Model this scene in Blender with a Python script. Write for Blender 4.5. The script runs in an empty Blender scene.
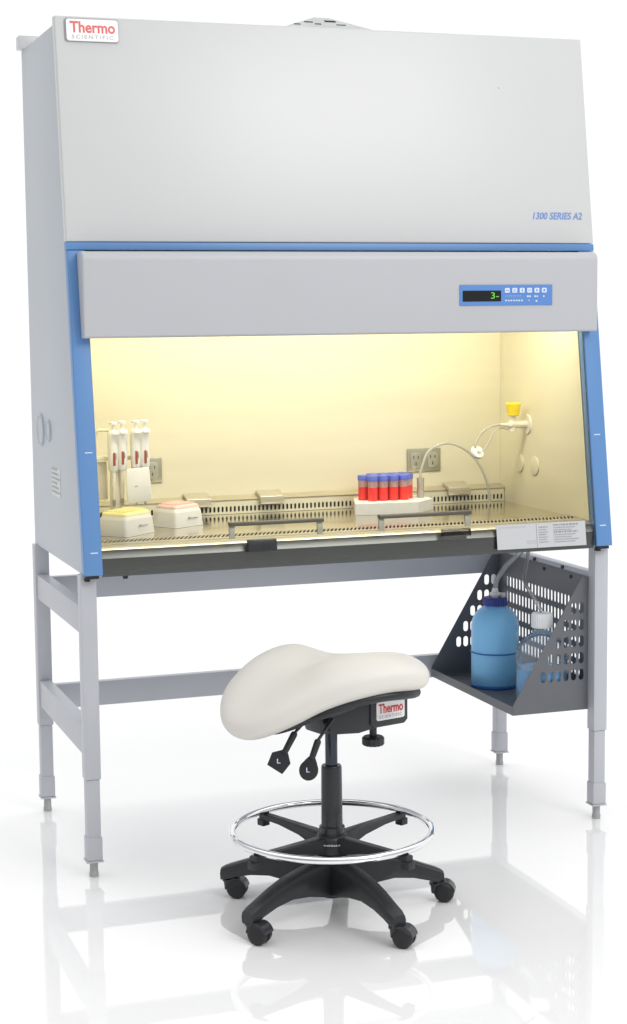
import bpy, bmesh, math, random
from mathutils import Vector, Matrix
random.seed(7)
SC = bpy.context.scene
COL = SC.collection
PI = math.pi

# ------------------------------------------------------------------ materials
def mat(name, color, rough=.5, metal=0., bump=0., bscale=60., var=0., vscale=3., rvar=0., ior=1.5,
        trans=0., coat=0., emit=None, estr=0., sss=0., spec=.5, stretch=None):
    m = bpy.data.materials.new(name); m.use_nodes = True
    nt = m.node_tree; b = nt.nodes['Principled BSDF']
    b.inputs['Base Color'].default_value = (*color, 1)
    b.inputs['Roughness'].default_value = rough
    b.inputs['Metallic'].default_value = metal
    b.inputs['IOR'].default_value = ior
    b.inputs['Specular IOR Level'].default_value = spec
    b.inputs['Transmission Weight'].default_value = trans
    b.inputs['Coat Weight'].default_value = coat
    if sss:
        b.inputs['Subsurface Weight'].default_value = sss
        b.inputs['Subsurface Radius'].default_value = (.02, .02, .02)
    if emit:
        b.inputs['Emission Color'].default_value = (*emit, 1)
        b.inputs['Emission Strength'].default_value = estr
    tc = nt.nodes.new('ShaderNodeTexCoord')
    vec = tc.outputs['Object']
    if stretch:
        mp = nt.nodes.new('ShaderNodeMapping'); mp.inputs['Scale'].default_value = stretch
        nt.links.new(vec, mp.inputs['Vector']); vec = mp.outputs['Vector']
    if var or rvar:
        n = nt.nodes.new('ShaderNodeTexNoise'); n.inputs['Scale'].default_value = vscale; n.inputs['Detail'].default_value = 5
        nt.links.new(vec, n.inputs['Vector'])
        if var:
            r = nt.nodes.new('ShaderNodeMapRange'); r.inputs[1].default_value = .3; r.inputs[2].default_value = .7
            r.inputs[3].default_value = 1 - var; r.inputs[4].default_value = 1 + var
            nt.links.new(n.outputs['Fac'], r.inputs[0])
            mx = nt.nodes.new('ShaderNodeVectorMath'); mx.operation = 'SCALE'
            mx.inputs[0].default_value = color
            nt.links.new(r.outputs[0], mx.inputs['Scale'])
            nt.links.new(mx.outputs[0], b.inputs['Base Color'])
        if rvar:
            r2 = nt.nodes.new('ShaderNodeMapRange'); r2.inputs[1].default_value = .3; r2.inputs[2].default_value = .7
            r2.inputs[3].default_value = max(.02, rough - rvar); r2.inputs[4].default_value = rough + rvar
            nt.links.new(n.outputs['Fac'], r2.inputs[0]); nt.links.new(r2.outputs[0], b.inputs['Roughness'])
    if bump:
        n2 = nt.nodes.new('ShaderNodeTexNoise'); n2.inputs['Scale'].default_value = bscale; n2.inputs['Detail'].default_value = 3
        nt.links.new(vec, n2.inputs['Vector'])
        bp = nt.nodes.new('ShaderNodeBump'); bp.inputs['Strength'].default_value = bump; bp.inputs['Distance'].default_value = .002
        nt.links.new(n2.outputs['Fac'], bp.inputs['Height']); nt.links.new(bp.outputs['Normal'], b.inputs['Normal'])
    return m

def thin(name, tint=(1, 1, 1), refl=.9, body=None, bodyfac=0., rough=.03, ior=1.45):
    """thin clear sheet: what is behind shows through, fresnel reflections on top, optional milky body"""
    m = bpy.data.materials.new(name); m.use_nodes = True
    nt = m.node_tree; nt.nodes.clear(); N = nt.nodes.new; L = nt.links.new
    out = N('ShaderNodeOutputMaterial'); t = N('ShaderNodeBsdfTransparent'); t.inputs[0].default_value = (*tint, 1)
    g = N('ShaderNodeBsdfGlossy'); g.inputs['Roughness'].default_value = rough; g.inputs[0].default_value = (refl, refl, refl, 1)
    f = N('ShaderNodeFresnel'); f.inputs['IOR'].default_value = ior
    base = t
    if body:
        d = N('ShaderNodeBsdfDiffuse'); d.inputs[0].default_value = (*body, 1)
        tl = N('ShaderNodeBsdfTranslucent'); tl.inputs[0].default_value = (*body, 1)
        m0 = N('ShaderNodeMixShader'); m0.inputs[0].default_value = .5
        L(d.outputs[0], m0.inputs[1]); L(tl.outputs[0], m0.inputs[2])
        mb = N('ShaderNodeMixShader'); mb.inputs[0].default_value = bodyfac
        L(t.outputs[0], mb.inputs[1]); L(m0.outputs[0], mb.inputs[2]); base = mb
    mx = N('ShaderNodeMixShader')
    L(f.outputs[0], mx.inputs[0]); L(base.outputs[0], mx.inputs[1]); L(g.outputs[0], mx.inputs[2])
    L(mx.outputs[0], out.inputs[0])
    return m

M = dict(
    paint=mat('white_paint', (.565, .572, .578), .32, var=.012, vscale=2, bump=.05, bscale=350),
    side=mat('shaded_white_paint', (.465, .50, .545), .42, var=.015, vscale=2, bump=.05, bscale=350, rvar=.05),  # the cabinet's white paint, its bluish side shade put into the colour
    stand=mat('stand_paint', (.475, .49, .53), .4, var=.02, vscale=4, bump=.06, bscale=350, rvar=.05),
    fascia=mat('shaded_fascia_paint', (.455, .466, .495), .4, var=.012, vscale=3, bump=.06, bscale=400),  # upright face gets less light than the panel above; colour darkened for it
    blue=mat('blue_trim_paint', (.108, .25, .52), .38, var=.02, vscale=5, bump=.05, bscale=400),
    panelblue=mat('panel_blue_film', (.10, .24, .58), .35),
    inner=mat('brushed_warm_lit_steel', (.83, .785, .60), .42, metal=.05, var=.02, vscale=2, rvar=.06, stretch=(1, 1, 12)),  # steel with the lamp's warm light put into its colour
    work=mat('polished_steel', (.80, .74, .58), .13, metal=1., var=.05, vscale=6, rvar=.05, stretch=(1, 8, 1)),
    clipsteel=mat('clip_steel', (.62, .585, .48), .3, metal=.6, var=.03),
    grille=mat('grille_steel', (.56, .52, .42), .32, metal=.5, var=.05, vscale=10),
    sill=mat('sill_steel', (.50, .485, .43), .3, metal=.7, var=.04),
    clipolive=mat('outlet_cover_steel', (.50, .49, .40), .3, metal=.5),
    capsteel=mat('cap_steel', (.56, .51, .38), .35, metal=.5, var=.04),
    olive=mat('outlet_steel', (.42, .41, .33), .35, metal=.6, var=.06, vscale=20),
    lip=mat('dark_steel', (.125, .13, .13), .2, metal=.9, var=.05, vscale=3),
    slot=mat('gap_shade', (.006, .005, .004), .9),  # near-black, stands in for the shade inside slots and openings
    bronze=mat('bronze_steel', (.11, .10, .078), .35, metal=.5),
    lipmid=mat('lip_reflection_steel', (.15, .155, .15), .32, metal=.85, var=.05, vscale=3),  # grey reflection on the lip, put into the steel's colour
    gray=mat('tray_grey_paint', (.125, .13, .145), .42, var=.05, vscale=8, bump=.12, bscale=500, rvar=.06),
    blk=mat('black_plastic', (.016, .018, .021), .42, var=.1, vscale=12, bump=.12, bscale=420, rvar=.08),
    blk2=mat('black_satin', (.022, .025, .03), .3, var=.08, vscale=14, rvar=.06),
    rubber=mat('black_rubber', (.012, .012, .014), .55, bump=.1, bscale=300),
    chrome=mat('chrome', (.86, .87, .89), .05, metal=1., rvar=.02, vscale=30),
    piston=mat('dark_chrome', (.055, .062, .075), .18, metal=1.),
    vinyl=mat('cream_vinyl', (.67, .65, .605), .5, var=.02, vscale=6, bump=.16, bscale=420, rvar=.05),
    white=mat('white_plastic', (.84, .83, .80), .4, var=.01, bump=.04),
    ivory=mat('ivory_plastic', (.82, .78, .66), .4, var=.02, bump=.04),
    badge=mat('badge_white', (.82, .82, .83), .25),
    window=mat('window_red', (.33, .07, .035), .35),
    red=mat('badge_red_ink', (.62, .03, .035), .4),
    redp=mat('pale_red_ink', (.70, .12, .11), .4),
    ink=mat('grey_ink', (.28, .28, .30), .5),
    ink2=mat('light_grey_ink', (.45, .46, .48), .5),
    blueink=mat('blue_ink', (.13, .26, .60), .5),
    pale=mat('pale_ink', (.62, .70, .86), .5),
    disp=mat('display_glass', (.006, .007, .008), .12),
    digit=mat('green_digit', (.1, .5, .05), .5, emit=(.25, .8, .06), estr=.22),
    button=mat('button_white', (.62, .70, .86), .4),
    yellow=mat('yellow_knob', (.95, .74, .02), .35, bump=.05),
    yel2=mat('yellow_tips', (.92, .86, .42), .4, sss=.2),
    pink=mat('pink_tips', (.90, .62, .57), .4, sss=.2),
    foam=mat('white_foam', (.90, .88, .83), .8, bump=.4, bscale=260, var=.02, vscale=50),
    cap=mat('violet_cap', (.11, .15, .62), .4),
    liq=mat('red_liquid', (.86, .04, .035), .25, emit=None, sss=.25),
    bbot=mat('blue_bottle_plastic', (.25, .60, .98), .32, var=.04, vscale=7, bump=.03, bscale=120, sss=.25),
    bcap=mat('navy_cap', (.02, .035, .26), .35),
    bband=mat('blue_band', (.02, .14, .48), .4),
    bliq=mat('blue_liquid', (.16, .52, .96), .12, sss=.2),
    clearcap=mat('milky_cap', (.78, .80, .82), .4, sss=.2),
    lamp=mat('fluorescent_tube', (.9, .9, .85), .5, emit=(1, .93, .68), estr=3.),
    sticker=mat('sticker_grey', (.52, .53, .55), .5),
    guard=mat('galvanised', (.42, .43, .43), .45, metal=.3, var=.08, vscale=15),
    clear=thin('clear_plastic', (.98, .985, .99), .9, ior=1.2, body=(.84, .90, .95), bodyfac=.24),
    sash=thin('sash_glass', (.985, .985, .97), .8, ior=1.3, rough=.01),
    smoke=thin('smoky_plastic', (.45, .45, .45), .8),
    tube=thin('clear_tubing', (.88, .90, .92), .9, body=(.85, .86, .88), bodyfac=.35, rough=.1),
    tubew=thin('milky_tubing', (.95, .93, .88), .9, body=(.96, .94, .88), bodyfac=.75, rough=.12, ior=1.3),
    vial=thin('sample_plastic', (.98, .95, .95), .8, body=(.95, .66, .64), bodyfac=.8, rough=.06, ior=1.3),
)

# ------------------------------------------------------------------ helpers
class MB:
    def __init__(s): s.bm = bmesh.new()
    def box(s, x0, x1, y0, y1, z0, z1, bev=0., seg=2, mtx=None):
        r = bmesh.ops.create_cube(s.bm, size=1)['verts']
        for v in r:
            v.co = Vector((x0 + (v.co.x + .5) * (x1 - x0), y0 + (v.co.y + .5) * (y1 - y0), z0 + (v.co.z + .5) * (z1 - z0)))
        if bev:
            es = list({e for v in r for e in v.link_edges})
            o = bmesh.ops.bevel(s.bm, geom=es, offset=bev, segments=seg, affect='EDGES', profile=.6)
            r = list({v for f in o['faces'] for v in f.verts} | {v for v in r if v.is_valid})
        if mtx:
            for v in r: v.co = mtx @ v.co
        return s
    def prism(s, pts, axis, a0, a1, bev=0., seg=2, mtx=None):
        """polygon pts in the two other axes (x: (y,z); y: (x,z); z: (x,y)) extruded along axis"""
        def P(p, a):
            return Vector((a, p[0], p[1])) if axis == 'x' else Vector((p[0], a, p[1])) if axis == 'y' else Vector((p[0], p[1], a))
        A = [s.bm.verts.new(P(p, a0)) for p in pts]; B = [s.bm.verts.new(P(p, a1)) for p in pts]
        n = len(pts); fs = [s.bm.faces.new(A), s.bm.faces.new(B[::-1])]
        for i in range(n): fs.append(s.bm.faces.new((A[i], B[i], B[(i + 1) % n], A[(i + 1) % n])))
        vs = A + B
        if bev:
            es = list({e for f in fs for e in f.edges})
            o = bmesh.ops.bevel(s.bm, geom=es, offset=bev, segments=seg, affect='EDGES', profile=.6)
            vs = list({v for f in o['faces'] for v in f.verts} | {v for v in vs if v.is_valid})
        if mtx:
            for v in vs: v.co = mtx @ v.co
        return s
    def ring(s, c, n, r, ref, seg, ry=None):
        n = n.normalized(); u = ref - n * ref.dot(n)
        if u.length < 1e-6: u = n.orthogonal()
        u.normalize(); w = n.cross(u)
        return [s.bm.verts.new(c + u * (r * math.cos(2 * PI * k / seg)) + w * ((ry or r) * math.sin(2 * PI * k / seg))) for k in range(seg)], u
    def tube(s, pts, rad, seg=12, cap=True, closed=False):
        pts = [Vector(p) for p in pts]; n = len(pts)
        rad = rad if isinstance(rad, (list, tuple)) else [rad] * n
        ref = Vector((0, 0, 1)) if abs((pts[1] - pts[0]).normalized().z) < .9 else Vector((1, 0, 0))
        rings = []
        for i in range(n):
            if closed: t = pts[(i + 1) % n] - pts[i - 1]
            else: t = pts[min(i + 1, n - 1)] - pts[max(i - 1, 0)]
            R, ref = s.ring(pts[i], t, rad[i], ref, seg); rings.append(R)
        for i in range(n if closed else n - 1):
            a, b = rings[i], rings[(i + 1) % n]
            for k in range(seg): s.bm.faces.new((a[k], a[(k + 1) % seg], b[(k + 1) % seg], b[k]))
        if cap and not closed:
            s.bm.faces.new(rings[0][::-1]); s.bm.faces.new(rings[-1])
        return s
    def lathe(s, prof, c=(0, 0), seg=32, mtx=None):
        """prof: (r,z) pairs round the vertical through c; closes at r=0"""
        rings = []; vs = []
        for r, z in prof:
            if r <= 1e-6: R = [s.bm.verts.new((c[0], c[1], z))]
            else: R = [s.bm.verts.new((c[0] + r * math.cos(2 * PI * k / seg), c[1] + r * math.sin(2 * PI * k / seg), z)) for k in range(seg)]
            rings.append(R); vs += R
        for a, b in zip(rings, rings[1:]):
            for k in range(seg):
                k2 = (k + 1) % seg
                if len(a) == 1 and len(b) == 1: continue
                if len(a) == 1: s.bm.faces.new((a[0], b[k2], b[k]))
                elif len(b) == 1: s.bm.faces.new((a[k], a[k2], b[0]))
                else: s.bm.faces.new((a[k], a[k2], b[k2], b[k]))
        if mtx:
            for v in vs: v.co = mtx @ v.co
        return s
    def loft(s, rings, cap=True):
        R = [[s.bm.verts.new(p) for p in r] for r in rings]; n = len(R[0])
        for a, b in zip(R, R[1:]):
            for k in range(n): s.bm.faces.new((a[k], a[(k + 1) % n], b[(k + 1) % n], b[k]))
        if cap: s.bm.faces.new(R[0][::-1]); s.bm.faces.new(R[-1])
        return s
    def build(s, name, m, parent=None, smooth=40):
        bmesh.ops.recalc_face_normals(s.bm, faces=s.bm.faces)
        me = bpy.data.meshes.new(name); s.bm.to_mesh(me); s.bm.free()
        return link(name, me, m, parent, smooth)

def link(name, me, m, parent=None, smooth=40):
    me.name = name
    me.materials.clear(); me.materials.append(M[m] if isinstance(m, str) else m)
    if smooth:
        for p in me.polygons: p.use_smooth = True
        me.set_sharp_from_angle(angle=math.radians(smooth))
    o = bpy.data.objects.new(name, me); COL.objects.link(o)
    if parent is not None: attach(o, parent)
    return o

def world_of(o):
    mtx = o.matrix_basis.copy()
    while o.parent: o = o.parent; mtx = o.matrix_basis @ mtx
    return mtx
def attach(o, p):
    """o's mesh is in world coordinates: keep it there under parent p"""
    o.parent = p; o.matrix_parent_inverse = Matrix.Identity(4)
    o.matrix_basis = world_of(p).inverted()

def thing(name, label, cat, loc=(0, 0, 0), group=None):
    o = bpy.data.objects.new(name, None); COL.objects.link(o); o.location = loc; o.empty_display_size = .05
    return tag(o, label, cat, group)
def tag(o, label, cat, group=None):
    o['label'] = label; o['category'] = cat
    if group: o['group'] = group
    return o

def plate(name, outline, holes, thick, mtx, m, parent=None):
    """flat plate with real holes: 2D outline and hole loops, extruded, mapped by mtx"""
    cu = bpy.data.curves.new('c', 'CURVE'); cu.dimensions = '2D'; cu.fill_mode = 'BOTH'; cu.extrude = thick / 2
    for lp in [outline] + holes:
        sp = cu.splines.new('POLY'); sp.points.add(len(lp) - 1); sp.use_cyclic_u = True
        for i, p in enumerate(lp): sp.points[i].co = (p[0], p[1], 0, 1)
    me = curve_mesh(cu); me.transform(mtx)
    return link(name, me, m, parent, 30)
def curve_mesh(cu):
    ob = bpy.data.objects.new('tmp', cu); COL.objects.link(ob)
    dg = bpy.context.evaluated_depsgraph_get()
    me = bpy.data.meshes.new_from_object(ob.evaluated_get(dg))
    bpy.data.objects.remove(ob); bpy.data.curves.remove(cu)
    return me
def slot_loop(cx, cy, w, h, n=5, ang=0.):
    r = min(w, h) / 2; pts = []
    if h >= w:
        for k in range(n + 1): a = PI * k / n; pts.append((r * math.cos(a), (h / 2 - r) + r * math.sin(a)))
        for k in range(n + 1): a = PI + PI * k / n; pts.append((r * math.cos(a), -(h / 2 - r) + r * math.sin(a)))
    else:
        for k in range(n + 1): a = -PI / 2 + PI * k / n; pts.append(((w / 2 - r) + r * math.cos(a), r * math.sin(a)))
        for k in range(n + 1): a = PI / 2 + PI * k / n; pts.append((-(w / 2 - r) + r * math.cos(a), r * math.sin(a)))
    c, s_ = math.cos(ang), math.sin(ang)
    return [(cx + x * c - y * s_, cy + x * s_ + y * c) for x, y in pts][::-1]
def circ(cx, cy, r, n=20): return [(cx + r * math.cos(2 * PI * k / n), cy - r * math.sin(2 * PI * k / n)) for k in range(n)]
def rrect(w, h, r, n=4, cx=0, cy=0):
    pts = []
    for sx, sy, a0 in ((1, 1, 0), (-1, 1, 90), (-1, -1, 180), (1, -1, 270)):
        for k in range(n + 1):
            a = math.radians(a0 + 90 * k / n); pts.append((cx + sx * (w / 2 - r) + r * math.cos(a), cy + sy * (h / 2 - r) + r * math.sin(a)))
    return pts
def frame_mtx(o, right, up):
    r = Vector(right).normalized(); u = Vector(up); u = (u - r * u.dot(r)).normalized(); n = r.cross(u)
    return Matrix(((r.x, u.x, n.x, o[0]), (r.y, u.y, n.y, o[1]), (r.z, u.z, n.z, o[2]), (0, 0, 0, 1)))
def text(name, s, mtx, w, h, m, parent, bold=0., spacing=1., shear=0., thick=.0006):
    """lettering fitted to a w x h rectangle whose lower left corner is mtx's origin"""
    cu = bpy.data.curves.new('t', 'FONT'); cu.body = s; cu.size = 1; cu.offset = bold; cu.space_character = spacing; cu.shear = shear
    cu.extrude = .001; cu.resolution_u = 4
    me = curve_mesh(cu)
    xs = [v.co.x for v in me.vertices]; ys = [v.co.y for v in me.vertices]
    x0, x1, y0, y1 = min(xs), max(xs), min(ys), max(ys)
    for v in me.vertices:
        v.co = Vector(((v.co.x - x0) / (x1 - x0) * w, (v.co.y - y0) / (y1 - y0) * h, thick if v.co.z > 0 else 0))
    me.transform(mtx)
    return link(name, me, m, parent, 0)
def lines(name, mtx, rows, m, parent, thick=.0004):
    """rows of small illegible print: (x, y, length, height) runs of little strokes"""
    b = MB()
    for x, y, ln, h in rows:
        t = x
        while t < x + ln:
            w = min(random.uniform(.5, 2.2) * h, x + ln - t)
            if w > .2 * h: b.box(t, t + w, y, y + h, 0, thick, mtx=mtx)
            t += w + h * random.uniform(.35, .7)
    return b.build(name, m, parent, 0)

# ------------------------------------------------------------------ setting
g = MB().box(-30, 30, -14, 40, -.05, 0).build('floor', mat('floor_white_gloss', (.87, .87, .87), .028, ior=2.2), None, 0)
g['kind'] = 'structure'

# ------------------------------------------------------------------ cabinet geometry
XL, XR = -.017, 1.6305
YB, ZB, YT, ZT = -.0544, .8732, .178, 2.4301
K = (YT - YB) / (ZT - ZB)
def yf(z, off=0.): return YB + K * (z - ZB) + off
YBK, ZSIDE, ZSEAM, ZBB = .7248, 2.4086, 1.7977, 1.776
IX0, IX1 = .036, 1.5765
ZW, YWALL = .950, .642
SLR, SLU = Vector((1, 0, 0)), Vector((0, K, 1)).normalized()
def on_front(x, z, off): return frame_mtx((x, yf(z, -off), z), SLR, SLU)

cab = thing('biosafety_cabinet', 'big white lab safety cabinet with blue trim and lit cream interior behind glass', 'cabinet', (.805, .33, ZB))
def slant(b, x0, x1, z0, z1, o0, o1, bev=0., seg=2):
    """slab along the slanted front; o0 in front (negative = proud), o1 behind"""
    return b.prism([(yf(z0, o0), z0), (yf(z1, o0), z1), (yf(z1, o1), z1), (yf(z0, o1), z0)], 'x', x0, x1, bev, seg)

# outer shell
for x0, x1 in ((XL + .002, XL + .03), (XR - .03, XR - .002)):
    sp = MB().prism([(yf(ZB, .034), ZB), (YBK, ZB), (YBK, ZSIDE), (yf(ZSIDE, .034), ZSIDE)], 'x', x0, x1, .003).build('side_panel', 'side', cab)
    if x0 < 0:
        side = frame_mtx((XL + .002, .66, 0), (0, -1, 0), (0, 0, 1))
        for y, z, r in ((.559, 1.245, .05), (.43, 1.25, .033)):
            MB().lathe([(0, .004), (r * .8, .004), (r * .84, .002), (r * .93, .006), (r, .004), (r, -.001)], mtx=frame_mtx((XL + .002, y, z), (0, -1, 0), (0, 0, 1)), seg=36).build('port_cover', 'side', sp)
        lab = MB()
        lab.box(0, .13, 0, .085, 0, .0012, mtx=frame_mtx((XL + .002, .40, 1.06), (0, -1, 0), (0, 0, 1))).build('sticker', 'paint', sp)
        lines('print', frame_mtx((XL + .0004, .395, 1.06), (0, -1, 0), (0, 0, 1)), [(.0, .01 + .0135 * k, .12 - .02 * (k % 3), .006) for k in range(6)], 'ink2', sp)
MB().box(XL + .03, XR - .03, .70, YBK, ZB, ZSIDE).build('rear_panel', 'side', cab)
MB().box(XL + .03, XR - .03, yf(ZSIDE, .034), .70, ZSIDE - .02, ZSIDE - .002).build('roof_panel', 'side', cab)
MB().box(XL + .03, XR - .03, .0, .70, ZB, ZB + .012).build('bottom_panel', 'side', cab)
MB().box(-.03, .03, .675, YBK + .003, ZSIDE + .0, ZSIDE + .04, .003).build('bracket', 'paint', cab)
up = slant(MB(), XL, XR, ZSEAM + .001, ZT, 0, .034, .005, 3).build('upper_panel', 'paint', cab)
MB().lathe([(0, .0012), (.0025, .001), (.003, 0)], mtx=on_front(1.34, 2.27, .0), seg=10).build('screw', 'ink2', up)
text('series_lettering', '1300 SERIES A2', on_front(1.428, 1.872, .0006), .168, .0215, 'blueink', up, bold=.012, shear=.25)
# trim
slant(MB(), XL, IX0, ZB, ZBB - .001, 0, .036, .004, 3).build('blue_trim', 'blue', cab)
slant(MB(), IX1, XR, ZB, ZBB - .001, 0, .036, .004, 3).build('blue_trim', 'blue', cab)
slant(MB(), XL, XR, ZBB, ZSEAM, 0, .036, .003, 2).build('blue_trim', 'blue', cab)
for x in (.003, 1.590):
    for z in (1.212, .935): slant(MB(), x, x + .021, z, z + .003, -.0008, .001).build('trim_marking', 'pale', cab, 0)
for x in (XL + .006, IX1 + .008):
    MB().box(x, x + .036, yf(ZB) + .004, yf(ZB) + .03, ZB - .009, ZB - .0005, .002).build('bumper', 'rubber', cab)
    MB().box(x - .002, x + .012, yf(ZB) + .012, yf(ZB) + .032, ZB - .017, ZB - .0095, .002).build('bumper', 'rubber', cab)
# fascia
fp = [(.004, 1.530), (0, 1.536), (0, 1.744)] + [(.022 - .022 * math.cos(a), 1.748 + .022 * math.sin(a)) for a in [PI / 2 * k / 6 for k in range(1, 7)]] + [(yf(1.77, -.001), 1.770), (yf(1.53, -.001), 1.530)]
fa = MB().prism(fp, 'x', .010, 1.601, 0).build('fascia', 'fascia', cab, 30)
bv = fa.modifiers.new('edge', 'BEVEL'); bv.width = .004; bv.segments = 3; bv.limit_method = 'ANGLE'; bv.angle_limit = math.radians(50)
cp = MB().box(1.141, 1.446, -.003, -.0003, 1.611, 1.672, .001, 1).build('control_panel', 'panelblue', cab)
MB().box(1.150, 1.275, -.0046, -.0032, 1.623, 1.655, .0006, 1).build('display', 'disp', cp)
fm = lambda x, z, y=-.0036: frame_mtx((x, y, z), (1, 0, 0), (0, 0, 1))
text('digit', '3-', fm(1.241, 1.631, -.0048), .026, .019, 'digit', cp)
for k in range(6):
    bt = MB()
    m_ = fm(1.286 + .0245 * k + .009, 1.6555)
    bt.prism(rrect(.0165, .0145, .003), 'z', 0, .0012, mtx=m_)
    bo = bt.build('button', 'button', cp, 0)
    q = [[(-.005, -.001, .004, .002), (.0005, -.001, .005, .002)], [(-.005, -.003, .010, .0016), (-.003, .001, .005, .0016)], [(-.0015, -.004, .003, .008)],
         [(-.004, -.001, .003, .0025), (.001, -.001, .003, .0025)], [(-.002, -.003, .004, .006)], [(-.003, -.003, .006, .006)]][k]
    sb = MB()
    for x, y, w, h in q: sb.box(x, x + w, y, y + h, .0012, .0016, mtx=m_)
    sb.build('button_symbol', 'panelblue', cp, 0)
b = MB()
for k in range(7): b.box(.0, .0055, 0, .0045, 0, .0006, mtx=fm(1.288 + .0088 * k, 1.623))
for k in range(9): b.box(.0, .002, 0, .0018, 0, .0006, mtx=fm(1.29 + .006 * k, 1.638))
for x, z, w in ((1.360, 1.635, .006), (1.368, 1.635, .005), (1.385, 1.635, .006), (1.393, 1.635, .004), (1.414, 1.635, .005), (1.366, 1.623, .002), (1.389, 1.621, .006)):
    b.box(0, w, 0, .005, 0, .0006, mtx=fm(x, z))
b.build('panel_marking', 'button', cp, 0)

# badge on the upper panel
def badge(parent, m_, w, h, red, name='badge', plate_t=.006, rim=True):
    o = MB().prism(rrect(w, h, h * .12, cx=w / 2, cy=h / 2), 'z', 0, plate_t, mtx=m_).build(name, 'badge', parent, 30)
    if rim:
        sh = m_ @ Matrix.Translation((-h * .07, -h * .02, -.0005))
        MB().prism(rrect(w + h * .1, h + h * .06, h * .12, cx=(w + h * .1) / 2, cy=(h + .06 * h) / 2), 'z', 0, plate_t * .6, mtx=sh).build('badge_backing', 'ink', o, 30)
    text('badge_lettering', 'Thermo', m_ @ Matrix.Translation((w * .07, h * .37, plate_t + .0002)), w * .87, h * .52, red, o, bold=.022)
    text('badge_lettering', 'SCIENTIFIC', m_ @ Matrix.Translation((w * .10, h * .10, plate_t + .0002)), w * .80, h * .17, 'ink2', o, spacing=1.35)
    return o
badge(cab, on_front(.015, 2.359, .0005), .148, .062, 'redp')

# interior
MB().box(IX0 - .02, IX1 + .02, YWALL, YWALL + .012, ZW - .02, 1.76).build('interior_wall', 'inner', cab)
for x0, x1 in ((IX0 - .012, IX0 + .0), (IX1, IX1 + .012)):
    MB().prism([(yf(ZB + .02, .04), ZB + .014), (YWALL - .001, ZB + .014), (YWALL - .001, 1.76), (yf(1.76, .04), 1.76)], 'x', x0, x1).build('interior_wall', 'inner', cab)
MB().box(IX0 + .001, IX1 - .001, yf(1.75, .04), YWALL - .001, 1.748, 1.76).build('interior_ceiling', 'inner', cab)
MB().box(IX0 + .001, IX1 - .001, .1235, YWALL - .0005, ZW - .01, ZW).build('work_surface', 'work', cab)
# slotted rear air duct
sl = [slot_loop(.052 + .01375 * k, .9665 - .95, .0072, .0185) for k in range(111)]
ow = IX1 - IX0 - .004
plate('air_duct', [(IX0 + .002, .0008), (IX1 - .002, .0008), (IX1 - .002, .046), (IX0 + .002, .046)], sl, .003, frame_mtx((0, .607, ZW), (1, 0, 0), (0, 0, 1)), 'inner', cab)
MB().box(IX0 + .002, IX1 - .002, .6095, .622, ZW + .001, ZW + .040).build('duct_shade_strip', 'slot', cab)  # black strip added as the shade behind the duct slots
MB().prism([(.602, ZW + .0465), (.6415, ZW + .058), (.6415, ZW + .0465)], 'x', IX0 + .002, IX1 - .002).build('duct_cap', 'capsteel', cab)
for x in (.452, .698, 1.362):
    MB().prism([(.588, ZW + .030), (.588, ZW + .054), (.591, ZW + .057), (.6405, ZW + .070), (.6405, ZW + .059), (.602, ZW + .050), (.602, ZW + .030)], 'x', x, x + .080, .0012).build('duct_clip', 'clipsteel', cab)
# front grille with real slots and the front lip
gl = [slot_loop(.05 + .0125 * k, .085, .0068, .064, 4, math.radians(-24)) for k in range(122)]
plate('front_grille', [(IX0 + .001, .018), (IX1 - .001, .018), (IX1 - .001, .122), (IX0 + .001, .122)], gl, .003, frame_mtx((0, 0, ZW - .0015), (1, 0, 0), (0, 1, 0)), 'grille', cab)
MB().box(IX0 + .002, IX1 - .002, .02, .121, ZW - .045, ZW - .03).build('grille_shade_sheet', 'slot', cab)  # black sheet added as the shade below the grille slots
lipp = [(.017, .9495), (.002, .9495), (-.010, .946), (-.020, .939), (-.028, .929), (-.033, .917), (-.0335, .912), (-.034, .866), (-.027, .866), (-.026, .900), (.017, .900)]
lb = MB().prism(lipp[5:], 'x', IX0 + .001, IX1 - .001).build('front_lip', 'lip', cab, 50)
MB().prism([(.0172, .9493), (.002, .9497), (-.010, .9462), (-.0203, .9392), (.0172, .9392)], 'x', IX0 + .001, IX1 - .001).build('front_lip', 'sill', cab, 50)
MB().prism([(.017, .939), (-.0203, .939), (-.0281, .929), (-.0331, .9172), (.017, .9172)], 'x', IX0 + .001, IX1 - .001).build('front_lip', 'lipmid', cab, 50)  # separate strip coloured as the reflected grey band
# sash glass
sa = slant(MB(), IX0 - .012, IX1 + .012, ZB + .004, 1.545, .006, .011).build('sash_glass', 'sash', cab, 0)
for x0, x1 in ((.405, .690), (.863, 1.158)):
    h = MB(); slant(h, x0, x1, .992, 1.003, -.016, .005, .002).build('sash_handle', 'bronze', sa)
    for a, c in ((x0 + .001, x0 + .018), (x1 - .018, x1 - .001)):
        slant(MB(), a, c, .955, .991, -.004, .004, .001).build('handle_bracket', 'olive', sa)
slant(MB(), .458, .545, .916, .951, -.010, .0055, .003).build('sash_latch', 'blk2', sa)
slant(MB(), 1.062, 1.155, .928, .951, -.010, .0055, .003).build('sash_latch', 'smoke', sa)
st = slant(MB(), 1.244, 1.543, ZB + .006, .953, .0045, .0058).build('sticker', 'sticker', sa, 0)
sm = on_front(1.244, ZB + .006, -.0044)
lines('sticker_print', sm, [(.008, .064, .09, .0035)], 'ink2', sa)
lines('sticker_print', sm, [(.098, .014 + .006 * k, .035, .0028) for k in range(2)], 'ink2', sa)
lines('sticker_print', sm, [(.140, .060 - .0075 * k, .030 - .004 * (k % 2), .0036 if k in (0, 3) else .0026) for k in range(7)], 'ink', sa)
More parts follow.
